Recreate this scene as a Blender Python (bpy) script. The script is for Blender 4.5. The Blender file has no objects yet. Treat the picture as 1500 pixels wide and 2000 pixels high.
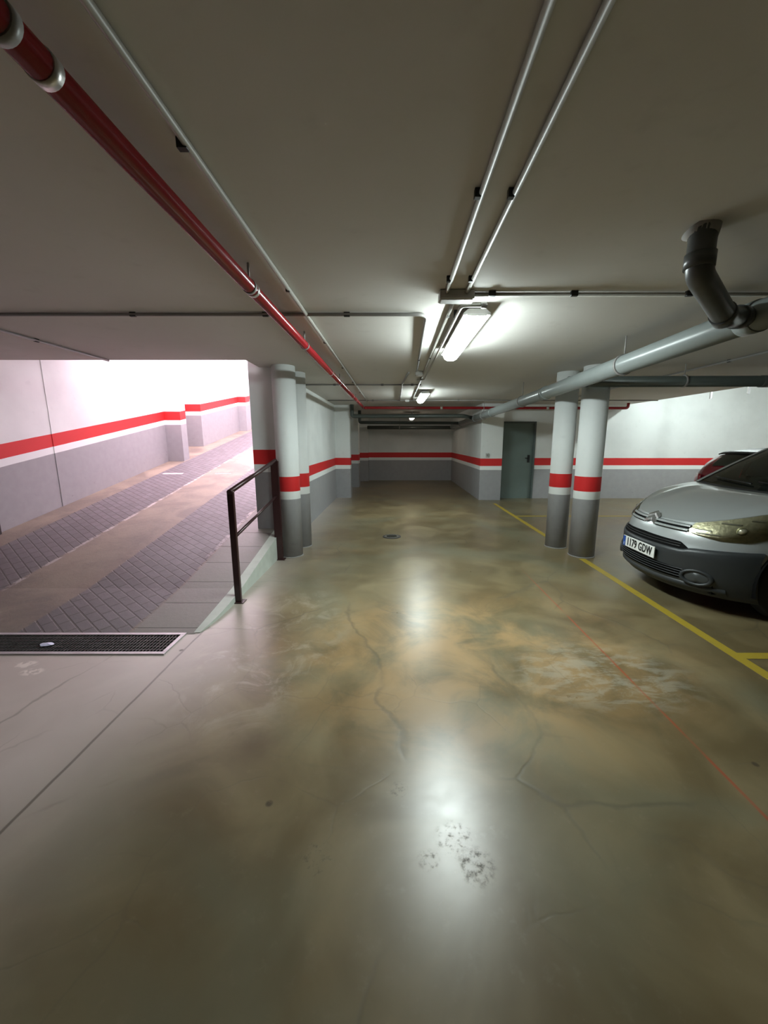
import bpy, bmesh, math, random
from mathutils import Vector, Matrix
random.seed(7)
S = bpy.context.scene
COL = S.collection
PI = math.pi

# ---------------------------------------------------------------- camera
cd = bpy.data.cameras.new('camera')
cam = bpy.data.objects.new('camera', cd); COL.objects.link(cam)
F_PX = 760.0
cd.sensor_fit = 'VERTICAL'; cd.sensor_height = 24.0; cd.sensor_width = 18.0
cd.lens = F_PX / 2000.0 * 24.0
cd.shift_x = -20.0 / 2000.0
cd.clip_start = 0.02
EYE = 1.57
cam.location = (0, 0, EYE)
cam.rotation_euler = (PI/2 - math.atan(140/760.0), 0, 0)
S.camera = cam

# ---------------------------------------------------------------- light and exposure
W = bpy.data.worlds.new('overcast_sky'); S.world = W; W.use_nodes = True
bg = W.node_tree.nodes['Background']
bg.inputs[0].default_value = (1.0, 0.77, 0.90, 1); bg.inputs[1].default_value = 3.9
LAMP_COL = (0.88, 1.0, 0.985, 1)
LAMP_POWER = 54.0
ADDED_ROOF_END = 7.0
S.view_settings.view_transform = 'Standard'
S.view_settings.look = 'None'
S.view_settings.exposure = 1.34
S.view_settings.gamma = 1.0
S.view_settings.use_curve_mapping = False
S.cycles.max_bounces = 10
S.cycles.diffuse_bounces = 7

# ---------------------------------------------------------------- node helpers
class NT:
    def __init__(s, name):
        s.m = bpy.data.materials.new(name); s.m.use_nodes = True
        s.t = s.m.node_tree; s.b = s.t.nodes['Principled BSDF']
        s.out = s.t.nodes['Material Output']
        s._p = None
    def n(s, typ, **kw):
        x = s.t.nodes.new(typ)
        for k, v in kw.items(): setattr(x, k, v)
        return x
    def l(s, a, b): s.t.links.new(a, b)
    def put(s, sock, v):
        if isinstance(v, bpy.types.NodeSocket): s.l(v, sock)
        else:
            if isinstance(v, (tuple, list)) and len(v) == 3 and sock.type == 'RGBA': v = (*v, 1)
            sock.default_value = v
    def pos(s):
        if s._p is None:
            g = s.n('ShaderNodeNewGeometry'); s._p = g.outputs['Position']
            q = s.n('ShaderNodeSeparateXYZ'); s.l(s._p, q.inputs[0]); s.xyz = q.outputs
        return s._p
    def math(s, op, a, b=0.0, c=None, clamp=False):
        x = s.n('ShaderNodeMath', operation=op); x.use_clamp = clamp
        s.put(x.inputs[0], a); s.put(x.inputs[1], b)
        if c is not None: s.put(x.inputs[2], c)
        return x.outputs[0]
    def mix(s, f, a, b, mode='MIX'):
        x = s.n('ShaderNodeMix', data_type='RGBA', blend_type=mode)
        s.put(x.inputs[0], f); s.put(x.inputs[6], a); s.put(x.inputs[7], b)
        return x.outputs[2]
    def noise(s, scale, detail=3, rough=0.55, vec=None, dist=0.0):
        x = s.n('ShaderNodeTexNoise'); x.inputs['Scale'].default_value = scale
        x.inputs['Detail'].default_value = detail; x.inputs['Roughness'].default_value = rough
        x.inputs['Distortion'].default_value = dist
        s.l(vec if vec is not None else s.pos(), x.inputs['Vector'])
        return x.outputs['Fac']
    def ss(s, v, a, b):
        x = s.n('ShaderNodeMapRange', interpolation_type='SMOOTHSTEP')
        s.put(x.inputs[0], v); x.inputs[1].default_value = a; x.inputs[2].default_value = b
        return x.outputs[0]
    def mapv(s, scale=(1,1,1), loc=(0,0,0), rot=(0,0,0)):
        x = s.n('ShaderNodeMapping'); s.l(s.pos(), x.inputs[0])
        x.inputs['Location'].default_value = loc; x.inputs['Rotation'].default_value = rot; x.inputs['Scale'].default_value = scale
        return x.outputs[0]
    def bump(s, h, strength=0.2, dist=0.01):
        x = s.n('ShaderNodeBump'); x.inputs['Strength'].default_value = strength; x.inputs['Distance'].default_value = dist
        s.l(h, x.inputs['Height']); s.l(x.outputs[0], s.b.inputs['Normal'])
    def set(s, **kw):
        for k, v in kw.items(): s.put(s.b.inputs[k.replace('_', ' ')], v)
        return s.m

def plain(name, col, rough=0.5, metal=0.0, var=0.06, scale=12, spec=0.5, coat=0.0, bump=0.0):
    t = NT(name)
    n = t.noise(scale, 4)
    dark = tuple(c*(1-var*2) for c in col)
    lite = tuple(min(1, c*(1+var)) for c in col)
    t.set(Base_Color=t.mix(n, dark, lite), Roughness=rough, Metallic=metal)
    t.b.inputs['Specular IOR Level'].default_value = spec
    t.b.inputs['Coat Weight'].default_value = coat
    if bump: t.bump(n, bump, 0.004)
    return t.m

# ---------------------------------------------------------------- materials
RY0, RSL = 2.97, 0.18
def ramp_z(y):
    if y <= RY0: return 0.0
    if y < 3.77: return 0.10*(y-RY0)
    return 0.08 + RSL*(y-3.77)

WHITE = (0.76, 0.79, 0.78); GREY = (0.335, 0.335, 0.345); RED = (0.62, 0.018, 0.02)
def band_mat(name, follow_ramp=False, off=0.0, grey=GREY, white=WHITE, red=RED):
    t = NT(name); t.pos()
    z = t.xyz[2]
    if follow_ramp:
        y = t.xyz[1]
        up = t.math('MULTIPLY', t.math('MAXIMUM', t.math('SUBTRACT', y, 3.77), 0.0), RSL)
        z = t.math('SUBTRACT', t.math('SUBTRACT', z, up), 0.08+off)
    w = t.noise(3.0, 2); z = t.math('ADD', z, t.math('MULTIPLY', t.math('SUBTRACT', w, 0.5), 0.006))
    n1 = t.noise(1.3, 5); n2 = t.noise(9, 4)
    whitev = t.mix(t.ss(n1, 0.35, 0.75), white, tuple(c*0.9 for c in white))
    whitev = t.mix(t.math('MULTIPLY', t.ss(n2, 0.6, 0.8), 0.35), whitev, tuple(c*0.8 for c in white))
    greyv = t.mix(n2, tuple(c*0.9 for c in grey), tuple(c*1.12 for c in grey))
    c = t.mix(t.math('GREATER_THAN', z, 0.80), greyv, tuple(min(1, c*1.08) for c in white))
    c = t.mix(t.math('GREATER_THAN', z, 0.905), c, red)
    c = t.mix(t.math('GREATER_THAN', z, 1.10), c, whitev)
    # scuffs low on the wall
    sc = t.math('MULTIPLY', t.ss(t.noise(6, 6, 0.7, vec=t.mapv((1,1,2.2))), 0.6, 0.72), t.ss(z, 0.45, 0.05))
    c = t.mix(t.math('MULTIPLY', sc, 0.35), c, (0.09, 0.085, 0.08))
    t.set(Base_Color=c, Roughness=0.62)
    t.bump(t.noise(26, 4), 0.12, 0.004)
    return t.m

M = {}
M['band'] = band_mat('painted_wall')
M['band_ramp'] = band_mat('painted_ramp_wall', True, 0.05)
M['band_pier'] = band_mat('painted_pier', True, -0.01)

def ceiling_mat():
    t = NT('ceiling_plaster')
    n = t.noise(0.9, 5); n2 = t.noise(7, 5)
    c = t.mix(n, (0.56, 0.545, 0.51), (0.64, 0.625, 0.59))
    c = t.mix(t.math('MULTIPLY', t.ss(n2, 0.58, 0.75), 0.25), c, (0.46, 0.44, 0.41))
    t.set(Base_Color=c, Roughness=0.75)
    h = t.math('ADD', t.noise(2.2, 3), t.math('MULTIPLY', t.noise(30, 3), 0.15))
    t.bump(h, 0.25, 0.012)
    return t.m
M['ceiling'] = ceiling_mat()

def floor_mat():
    t = NT('worn_polished_concrete'); t.pos()
    X, Y, Z = t.xyz[0], t.xyz[1], t.xyz[2]
    big = t.noise(0.55, 5, 0.6, dist=0.6); mid = t.noise(1.7, 5, 0.5, dist=0.8); fine = t.noise(14, 6, 0.7)
    c = t.mix(t.ss(big, 0.3, 0.7), (0.108, 0.078, 0.034), (0.178, 0.137, 0.070))
    c = t.mix(t.math('MULTIPLY', t.ss(mid, 0.35, 0.8), 0.8), c, (0.27, 0.215, 0.115))
    c = t.mix(t.math('MULTIPLY', t.ss(t.noise(0.8, 5, 0.5, vec=t.mapv(loc=(5.2, 1.7, 0)), dist=1.0), 0.42, 0.72), 0.6), c, (0.165, 0.165, 0.11))
    def ell(cx, cy, rx, ry, soft=1.0):
        a = t.math('DIVIDE', t.math('SUBTRACT', X, cx), rx); b = t.math('DIVIDE', t.math('SUBTRACT', Y, cy), ry)
        r = t.math('ADD', t.math('MULTIPLY', a, a), t.math('MULTIPLY', b, b))
        return t.ss(r, 1.0, 1.0-soft)
    # rusty orange blotches in the middle of the aisle
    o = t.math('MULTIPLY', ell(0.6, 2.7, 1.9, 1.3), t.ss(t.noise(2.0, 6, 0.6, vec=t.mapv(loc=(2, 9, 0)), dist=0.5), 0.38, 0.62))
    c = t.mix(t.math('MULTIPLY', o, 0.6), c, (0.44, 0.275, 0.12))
    c = t.mix(t.math('MULTIPLY', t.ss(fine, 0.55, 0.75), 0.15), c, (0.32, 0.27, 0.18))
    # daylight from the ramp, painted as a pinkish pale strip, plus pale blotches
    lp = t.math('MULTIPLY', t.ss(X, -0.9, -1.9), t.ss(Y, 0.2, 1.8))
    c = t.mix(t.math('MULTIPLY', lp, 0.85), c, t.mix(mid, (0.48, 0.42, 0.385), (0.66, 0.59, 0.55)))
    lp2 = t.math('MULTIPLY', ell(-1.0, 2.9, 0.75, 1.3), t.ss(t.noise(3.2, 7, 0.7, dist=1.2), 0.46, 0.66))
    c = t.mix(t.math('MULTIPLY', lp2, 0.38), c, (0.5, 0.44, 0.35))
    # chalky filler patch
    pn = t.noise(5.5, 7, 0.7, vec=t.mapv((1, 2.2, 1), loc=(1, 4, 0)), dist=0.6)
    pt = t.math('MULTIPLY', ell(1.42, 2.42, 0.75, 0.5), t.ss(pn, 0.44, 0.6))
    c = t.mix(t.math('MULTIPLY', pt, 0.38), c, (0.43, 0.43, 0.36))
    # cracks
    def cracks(scale, loc, w, gate):
        wn = t.n('ShaderNodeTexNoise'); wn.inputs['Scale'].default_value = 2.2; wn.inputs['Detail'].default_value = 5
        t.l(t.pos(), wn.inputs['Vector'])
        mx = t.n('ShaderNodeMix', data_type='VECTOR'); mx.inputs[0].default_value = 0.18
        t.l(t.mapv(loc=loc), mx.inputs[4]); t.l(wn.outputs['Color'], mx.inputs[5])
        v = t.n('ShaderNodeTexVoronoi', feature='DISTANCE_TO_EDGE'); v.inputs['Scale'].default_value = scale
        t.l(mx.outputs[1], v.inputs['Vector'])
        return t.math('MULTIPLY', t.ss(v.outputs['Distance'], w, 0.0), t.ss(t.noise(gate, 3, vec=t.mapv(loc=(loc[1]+3, 1, 0))), 0.46, 0.6))
    cr = t.math('ADD', cracks(0.95, (3.1, 0.4, 0), 0.012, 1.1), t.math('MULTIPLY', cracks(2.3, (0.7, 8.4, 0), 0.014, 1.4), 0.45), clamp=True)
    c = t.mix(t.math('MULTIPLY', cr, 0.42), c, (0.09, 0.08, 0.055))
    # saw-cut joint running down the aisle from the ramp kerb
    wob = t.math('MULTIPLY', t.math('SUBTRACT', t.noise(2.5, 4), 0.5), 0.02)
    jx = t.math('ABSOLUTE', t.math('ADD', t.math('SUBTRACT', X, -1.60), wob))
    j = t.math('MULTIPLY', t.ss(jx, 0.011, 0.004), t.ss(Y, 3.1, 2.95))
    c = t.mix(t.math('MULTIPLY', j, 0.65), c, (0.07, 0.06, 0.045))
    # faded red setting-out line
    rx = t.math('ABSOLUTE', t.math('ADD', t.math('SUBTRACT', X, 1.575), t.math('MULTIPLY', wob, 0.4)))
    rl = t.math('MULTIPLY', t.ss(rx, 0.012, 0.004), t.math('MULTIPLY', t.ss(Y, 4.8, 3.6), t.ss(t.noise(1.6, 4, vec=t.mapv(loc=(0, 3.3, 0))), 0.36, 0.55)))
    c = t.mix(t.math('MULTIPLY', rl, 0.75), c, (0.36, 0.07, 0.03))
    # dark oily scuffs
    scf = 0.0
    for cx, cy, r, th in ((0.31, 1.195, 0.085, 0.48), (0.13, 1.215, 0.05, 0.5), (0.02, 1.52, 0.05, 0.5), (0.24, 1.30, 0.09, 0.53), (-0.30, 1.22, 0.08, 0.55), (-0.55, 1.45, 0.02, 0.3), (1.78, 1.66, 0.02, 0.3), (-2.6, 2.2, 0.03, 0.4), (-1.62, 2.72, .02, .3)):
        d = t.math('MULTIPLY', ell(cx, cy, r, r, 0.9), t.ss(t.noise(38, 5, 0.7, vec=t.mapv(loc=(cx*7, cy*3, 0))), th-.04, th+0.2))
        c = t.mix(t.math('MULTIPLY', d, 0.7), c, (0.04, 0.035, 0.028)); scf = t.math('ADD', scf, d)
    # white paint spots by the grating
    for cx, cy, r in ((-2.62, 2.53, 0.09), (-2.50, 2.44, 0.09)):
        d = t.math('MULTIPLY', ell(cx, cy, r, r*0.6, 0.8), t.ss(t.noise(22, 4), 0.42, 0.52))
        c = t.mix(d, c, (0.75, 0.68, 0.62))
    rough = t.math('ADD', 0.235, t.math('MULTIPLY', mid, 0.14))
    rough = t.math('ADD', rough, t.math('MULTIPLY', t.ss(fine, 0.4, 0.75), 0.03))
    rough = t.math('ADD', rough, t.math('MULTIPLY', scf, 0.15), clamp=True)
    t.set(Base_Color=c, Roughness=rough)
    t.l(t.math('MULTIPLY_ADD', scf, -0.3, 0.52, clamp=True), t.b.inputs['Specular IOR Level'])
    h = t.math('SUBTRACT', t.math('MULTIPLY', t.noise(3.0, 4), 0.5), t.math('MULTIPLY', t.math('ADD', cr, j), 0.4))
    t.bump(h, 0.12, 0.01)
    return t.m
M['floor'] = floor_mat()

def ramp_mat():
    t = NT('ramp_paving'); t.pos()
    X, Y = t.xyz[0], t.xyz[1]
    mid = t.noise(1.6, 6, 0.65, dist=0.6); fine = t.noise(15, 6, 0.7)
    c = t.mix(t.ss(mid, 0.35, 0.65), (0.20, 0.165, 0.135), (0.33, 0.27, 0.205))
    def box(lo, hi, e=0.02):
        xx = t.math('ADD', X, t.math('MULTIPLY', t.math('SUBTRACT', fine, 0.5), 0.05))
        return t.math('MULTIPLY', t.ss(xx, lo-e, lo+e), t.ss(xx, hi+e, hi-e))
    bt = t.n('ShaderNodeTexBrick'); t.l(t.mapv(rot=(0, 0, math.radians(38))), bt.inputs['Vector'])
    bt.inputs['Scale'].default_value = 1.0; bt.inputs['Brick Width'].default_value = 0.19; bt.inputs['Row Height'].default_value = 0.095
    bt.inputs['Mortar Size'].default_value = 0.008; bt.inputs['Mortar Smooth'].default_value = 0.4
    bt.inputs['Color1'].default_value = (0.165, 0.155, 0.175, 1); bt.inputs['Color2'].default_value = (0.12, 0.115, 0.13, 1); bt.inputs['Mortar'].default_value = (0.07, 0.062, 0.06, 1)
    track = t.math('ADD', box(-3.12, -2.20), box(-4.95, -3.98), clamp=True)
    c = t.mix(track, c, t.mix(t.math('MULTIPLY', mid, 0.35), bt.outputs['Color'], (0.26, 0.22, 0.20)))
    # pale worn arrises at the tracks' rims
    rim = t.math('ADD', box(-3.99, -3.94, 0.012), t.math('MULTIPLY', box(-2.24, -2.19, 0.012), t.ss(Y, 4.0, 5.0)), clamp=True)
    rim = t.math('MULTIPLY', rim, t.ss(t.noise(5, 5, 0.7), 0.46, 0.56))
    c = t.mix(t.math('MULTIPLY', rim, 0.8), c, (0.62, 0.56, 0.55))
    # concrete side strip with cross joints
    side = t.ss(X, -2.19, -2.17)
    c = t.mix(side, c, t.mix(mid, (0.20, 0.19, 0.165), (0.30, 0.285, 0.25)))
    fr = t.math('FRACT', t.math('DIVIDE', t.math('ADD', Y, 0.1), 0.42))
    jt = t.math('MULTIPLY', t.ss(t.math('ABSOLUTE', t.math('SUBTRACT', fr, 0.5)), 0.022, 0.0), t.ss(X, -2.2, -2.15))
    c = t.mix(t.math('MULTIPLY', jt, 0.6), c, (0.09, 0.08, 0.07))
    # darker towards the foot of the ramp
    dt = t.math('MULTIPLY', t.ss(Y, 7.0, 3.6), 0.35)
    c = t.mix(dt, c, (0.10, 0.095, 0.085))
    c = t.mix(t.math('MULTIPLY', t.ss(fine, 0.6, 0.78), 0.3), c, (0.42, 0.38, 0.36))
    t.set(Base_Color=c, Roughness=t.math('ADD', 0.38, t.math('MULTIPLY', mid, 0.3)))
    h = t.math('SUBTRACT', t.math('MULTIPLY', bt.outputs['Fac'], t.math('MULTIPLY', track, -1.0)), jt)
    h = t.math('ADD', h, t.math('MULTIPLY', fine, 0.35))
    t.bump(h, 0.7, 0.012)
    return t.m
M['ramp'] = ramp_mat()

def worn_yellow():
    t = NT('worn_yellow_paint')
    n = t.noise(9, 6, 0.7)
    t.set(Base_Color=t.mix(t.ss(n, 0.56, 0.70), (0.40, 0.29, 0.03), (0.29, 0.225, 0.085)), Roughness=0.5)
    return t.m
M['yellow'] = worn_yellow()
M['kerb'] = plain('kerb_paint', (0.52, 0.56, 0.50), 0.6, var=0.12, scale=7)
M['concrete'] = plain('grey_concrete', (0.35, 0.34, 0.32), 0.8, var=0.12, scale=5)
M['redpipe'] = plain('red_pipe_paint', (0.30, 0.008, 0.015), 0.25, var=0.1, scale=20, coat=0.3)
M['clamp'] = plain('galvanised_clamp', (0.62, 0.60, 0.58), 0.35, 0.8)
M['conduit'] = plain('cream_plastic_conduit', (0.34, 0.33, 0.295), 0.45, var=0.04)
M['conduit_grey'] = plain('grey_plastic_conduit', (0.27, 0.26, 0.25), 0.4, var=0.04)
M['black'] = plain('black_plastic', (0.012, 0.012, 0.012), 0.45, var=0.05)
M['blackmat'] = plain('matt_black', (0.004, 0.004, 0.004), 0.8, spec=0.1)
M['pvc'] = plain('grey_drain_plastic', (0.22, 0.245, 0.24), 0.3, var=0.06, scale=6)
M['pvc_dark'] = plain('dark_green_grey_drain_plastic', (0.075, 0.09, 0.082), 0.32, var=0.08, scale=6)
M['pvc_shade'] = plain('shaded_drain_plastic', (0.09, 0.095, 0.095), 0.35, var=0.15, scale=9)  # grey drain plastic again, with the elbow's shade put into a darker colour
M['rail'] = plain('dark_brown_metal_paint', (0.045, 0.018, 0.018), 0.28, 0.2, var=0.1, scale=30)
M['door'] = plain('grey_green_door_paint', (0.15, 0.195, 0.18), 0.4, var=0.05, scale=3)
M['door_frame'] = plain('grey_green_door_frame', (0.09, 0.115, 0.11), 0.4)
M['steel'] = plain('galvanised_steel', (0.55, 0.54, 0.55), 0.4, 0.6, var=0.12)
M['grate'] = plain('dark_grating_steel', (0.10, 0.10, 0.095), 0.45, 0.7, var=0.15)
M['housing'] = plain('lamp_housing_plastic', (0.52, 0.52, 0.50), 0.4)
M['whiteplastic'] = plain('white_plastic', (0.7, 0.7, 0.68), 0.4)
M['whitepaint'] = plain('white_road_paint', (0.85, 0.82, 0.82), 0.5, var=0.08)
M['rail_post'] = plain('dark_shutter_guide', (0.05, 0.045, 0.045), 0.4, 0.4)
def emit(name, col, s):
    t = NT(name); t.set(Base_Color=(0.9, 0.9, 0.9)); t.b.inputs['Emission Color'].default_value = col; t.b.inputs['Emission Strength'].default_value = s
    return t.m
M['lamp'] = emit('lit_diffuser', LAMP_COL, LAMP_POWER)
M['lamp_far'] = emit('lit_diffuser_dimmed', LAMP_COL, LAMP_POWER*0.6)  # same diffuser, dimmed to keep the corridor end darker
M['lamp_warm'] = emit('lit_diffuser_warm', (1.0, 0.86, 0.70, 1), LAMP_POWER*0.10)

# ---------------------------------------------------------------- mesh helpers
def bx(bm, lo, hi, rot=None, piv=None):
    vs = [bm.verts.new(Vector((x, y, z))) for z in (lo[2], hi[2]) for y in (lo[1], hi[1]) for x in (lo[0], hi[0])]
    for f in ((0,2,3,1), (4,5,7,6), (0,1,5,4), (2,6,7,3), (0,4,6,2), (1,3,7,5)):
        bm.faces.new([vs[i] for i in f])
    if rot is not None:
        p = Vector(piv) if piv is not None else (Vector(lo)+Vector(hi))/2
        for v in vs: v.co = rot @ (v.co-p) + p
    return vs
def tube(bm, pts, r, seg=16, cap=True, sub=0):
    pts = [Vector(p) for p in pts]; rs = r if isinstance(r, (list, tuple)) else [r]*len(pts)
    prev = None; rings = []
    for i, p in enumerate(pts):
        if i == 0: d = (pts[1]-p).normalized()
        elif i == len(pts)-1: d = (p-pts[-2]).normalized()
        else: d = ((pts[i+1]-p).normalized() + (p-pts[i-1]).normalized()).normalized()
        if prev is None:
            u = d.orthogonal().normalized()
        else:
            u = (prev - d*prev.dot(d)).normalized()
        prev = u; w = d.cross(u)
        k = 1.0
        if 0 < i < len(pts)-1:
            k = 1.0/max(0.5, abs(d.dot((p-pts[i-1]).normalized())))
        rings.append([bm.verts.new(p + (u*math.cos(a)+w*math.sin(a))*rs[i]) for a in [2*PI*j/seg for j in range(seg)]])
    for a, b in zip(rings, rings[1:]):
        for j in range(seg):
            f = bm.faces.new((a[j], a[(j+1) % seg], b[(j+1) % seg], b[j])); f.smooth = True
    if cap:
        bm.faces.new(rings[0][::-1]); bm.faces.new(rings[-1])
    return rings
def arc_path(pts, rad, n=6):
    """round the corners of a polyline"""
    pts = [Vector(p) for p in pts]; out = [pts[0]]
    for i in range(1, len(pts)-1):
        a = (pts[i-1]-pts[i]); b = (pts[i+1]-pts[i])
        la = min(rad, a.length*0.45); lb = min(rad, b.length*0.45)
        p0 = pts[i]+a.normalized()*la; p2 = pts[i]+b.normalized()*lb
        for k in range(n+1):
            t = k/n; out.append(p0*(1-t)**2 + pts[i]*2*t*(1-t) + p2*t*t)
    out.append(pts[-1]); return out
def grid(bm, rows, smooth=True, flip=False):
    vs = [[bm.verts.new(Vector(p)) for p in r] for r in rows]
    for a, b in zip(vs, vs[1:]):
        for j in range(len(a)-1):
            q = (a[j], a[j+1], b[j+1], b[j])
            f = bm.faces.new(q[::-1] if flip else q); f.smooth = smooth
    return vs
def obj(name, bm, mat, parent=None, bevel=0.0, smooth=False, solid=0.0, weld=False):
    if weld: bmesh.ops.remove_doubles(bm, verts=bm.verts, dist=1e-4)
    bmesh.ops.recalc_face_normals(bm, faces=bm.faces)
    me = bpy.data.meshes.new(name); bm.to_mesh(me); bm.free()
    me.materials.append(M[mat] if isinstance(mat, str) else mat)
    if smooth:
        for p in me.polygons: p.use_smooth = True
    o = bpy.data.objects.new(name, me); COL.objects.link(o)
    if parent is not None: o.parent = parent
    if solid:
        s = o.modifiers.new('solid', 'SOLIDIFY'); s.thickness = solid; s.offset = -1
    if bevel:
        b = o.modifiers.new('bevel', 'BEVEL'); b.width = bevel; b.segments = 2; b.limit_method = 'ANGLE'; b.angle_limit = math.radians(40)
    return o
def box(name, lo, hi, mat, parent=None, bevel=0.0):
    bm = bmesh.new(); bx(bm, lo, hi); return obj(name, bm, mat, parent, bevel)
def struct(o): o['kind'] = 'structure'; return o
def tag(o, label, cat, group=None):
    o['label'] = label; o['category'] = cat
    if group: o['group'] = group
    return o
def thing(name, label, cat, loc=(0, 0, 0), group=None):
    o = bpy.data.objects.new(name, None); COL.objects.link(o); o.location = loc; o.empty_display_size = 0.1
    return tag(o, label, cat, group)
class Local:
    """wraps coordinates so that parts are written in world space but stored relative to the thing"""
def T(o):
    return Vector(o.location)
def part(name, bm, mat, root, **kw):
    off = T(root)
    bmesh.ops.translate(bm, verts=bm.verts, vec=-off)
    return obj(name, bm, mat, root, **kw)
# ---------------------------------------------------------------- the setting
CZ = 2.5
XR = 6.2          # where the low slab ends on the right
def quadmesh(name, quads, mat):
    bm = bmesh.new()
    for q in quads: bm.faces.new([bm.verts.new(Vector(p)) for p in q])
    bmesh.ops.remove_doubles(bm, verts=bm.verts, dist=1e-5)
    me = bpy.data.meshes.new(name); bm.to_mesh(me); bm.free(); me.materials.append(M[mat])
    o = bpy.data.objects.new(name, me); COL.objects.link(o); return struct(o)
def rect(x0, y0, x1, y1, z): return [(x0, y0, z), (x1, y0, z), (x1, y1, z), (x0, y1, z)]
GX0, GX1, GY0, GY1 = -5.35, -1.74, 2.68, 2.95     # drain channel
bm = bmesh.new()
fq = [rect(-1.95, 2.97, -1.56, 15.7, 0), rect(-1.56, -12, 10.6, 2.68, 0), rect(-1.56, 2.68, 10.6, 2.95, 0), rect(-1.56, 2.95, 10.6, 15.7, 0),
      rect(-5.5, -12, GX0, 2.68, 0), rect(GX0, -12, GX1, 2.68, 0), rect(GX1, -12, -1.56, 2.68, 0),
      rect(GX1, 2.68, -1.56, 2.95, 0), rect(-5.5, 2.68, GX0, 2.95, 0), rect(-5.5, 2.95, GX0, 2.97, 0), rect(GX0, 2.95, GX1, 2.97, 0), rect(GX1, 2.95, -1.56, 2.97, 0)]
quadmesh('floor', fq, 'floor')
quadmesh('floor', [rect(GX0, GY0, GX1, GY1, -0.09), [(GX0, GY0, 0), (GX1, GY0, 0), (GX1, GY0, -.09), (GX0, GY0, -.09)],
                         [(GX0, GY1, -.09), (GX1, GY1, -.09), (GX1, GY1, 0), (GX0, GY1, 0)],
                         [(GX1, GY0, 0), (GX1, GY1, 0), (GX1, GY1, -.09), (GX1, GY0, -.09)],
                         [(GX0, GY0, -.09), (GX0, GY1, -.09), (GX0, GY1, 0), (GX0, GY0, 0)]], 'concrete').name = 'trim_drain_channel'
# ramp surface
ys = [2.97, 3.2, 3.45, 3.77, 4.4, 5.1, 6, 8, 10, 14, 18, 23]
bm = bmesh.new()
grid(bm, [[(x, y, ramp_z(y)+.003) for x in (-6.2, -4.5, -3, -1.64)] for y in ys], smooth=False)
o = obj('floor', bm, 'ramp'); o.name = 'floor_ramp'; struct(o)
zt = ramp_z(23)
quadmesh('floor_street', [rect(-30, 23, 30, 60, zt)], 'concrete')
# kerb along the open side of the ramp foot
bm = bmesh.new()
kys = [2.99, 3.1, 3.25, 3.45, 3.77, 4.2, 4.7, 5.3]
sec = []
for y in kys:
    xo = -1.56 - 0.05*max(0, (3.45-y)/0.46)**2
    sec.append([(-1.66, y, 0), (-1.66, y, ramp_z(y)+.004), (xo, y, ramp_z(y)+.004), (xo, y, 0)])
g = grid(bm, sec, smooth=False); bm.faces.new(g[0]); bm.faces.new(g[-1][::-1])
struct(obj('trim_ramp_kerb', bm, 'kerb'))

# ceilings (slab has real thickness)
def slab(name, x0, y0, x1, y1, z0, z1, mat='ceiling'):
    return struct(box(name, (x0, y0, z0), (x1, y1, z1), mat))
bm = bmesh.new()
poly = [(-5.5, -12), (XR, -12), (XR, 15.7), (-1.75, 15.7), (-1.75, 4.83), (-5.5, 4.83)]
lo = [bm.verts.new((x, y, CZ)) for x, y in poly]; hi = [bm.verts.new((x, y, CZ+.3)) for x, y in poly]
bm.faces.new(lo[::-1]); bm.faces.new(hi)
for i in range(6): bm.faces.new((lo[i], lo[(i+1) % 6], hi[(i+1) % 6], hi[i]))
struct(obj('ceiling', bm, 'ceiling'))
slab('ceiling_high', XR, -12, 10.8, 15.7, 3.35, 3.6)
struct(box('wall_over_slab_edge', (XR-.2, -12, CZ+.3), (XR, 15.7, 3.6), 'ceiling'))
# roof added over the lower ramp, out of view, to hold back daylight
bm = bmesh.new()
r0, r1 = 4.83, ADDED_ROOF_END
a = [bm.verts.new(p) for p in ((-6.2, r0, 3.0), (-1.75, r0, 3.0), (-1.75, r1, 3.0+RSL*(r1-r0)), (-6.2, r1, 3.0+RSL*(r1-r0)))]
b = [bm.verts.new(v.co+Vector((0, 0, .25))) for v in a]
bm.faces.new(a); bm.faces.new(b)
for i in range(4): bm.faces.new((a[i], a[(i+1) % 4], b[(i+1) % 4], b[i]))
struct(obj('ceiling_ramp_added', bm, 'ceiling'))
struct(box('wall_over_ramp_mouth', (-6.2, 4.58, 2.8), (-1.75, 4.83, 3.3), 'ceiling'))

# walls
def wall(name, lo, hi, mat='band'): return struct(box(name, lo, hi, mat))
wall('wall_rear', (-5.7, -12.2, 0), (10.8, -12, 3.6))
wall('wall_left', (-5.7, -12, 0), (-5.5, 5.15, 2.8))
wall('wall_right', (10.5, -12, 0), (10.7, 10.6, 3.6))
wall('wall_back_right', (3.78, 10.6, 0), (10.8, 10.8, 3.6))
wall('wall_over_door', (2.83, 10.6, 2.06), (3.78, 10.8, 2.5))
wall('wall_door_pier', (2.26, 10.3, 0), (2.83, 10.8, 2.5))
wall('wall_corridor_right', (2.26, 10.8, 0), (2.5, 15.5, 2.5))
wall('wall_back', (-2.0, 15.5, 0), (2.6, 15.7, 2.5))
wall('wall_corridor_left', (-1.9, 5.5, 0), (-1.6, 15.5, 5.5))
struct(box('wall_ramp_end_pier', (-1.9, 5.3, 0), (-1.6, 5.5, 5.5), 'band_pier'))
wall('wall_corridor_pier', (-1.6, 10.7, 0), (-1.2, 10.95, 2.5))
wall('wall_corridor_pier', (-1.6, 13.2, 0), (-1.2, 13.7, 2.5))
wall('wall_corridor_pier', (-1.6, 15.2, 0), (-1.0, 15.5, 2.5))
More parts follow.
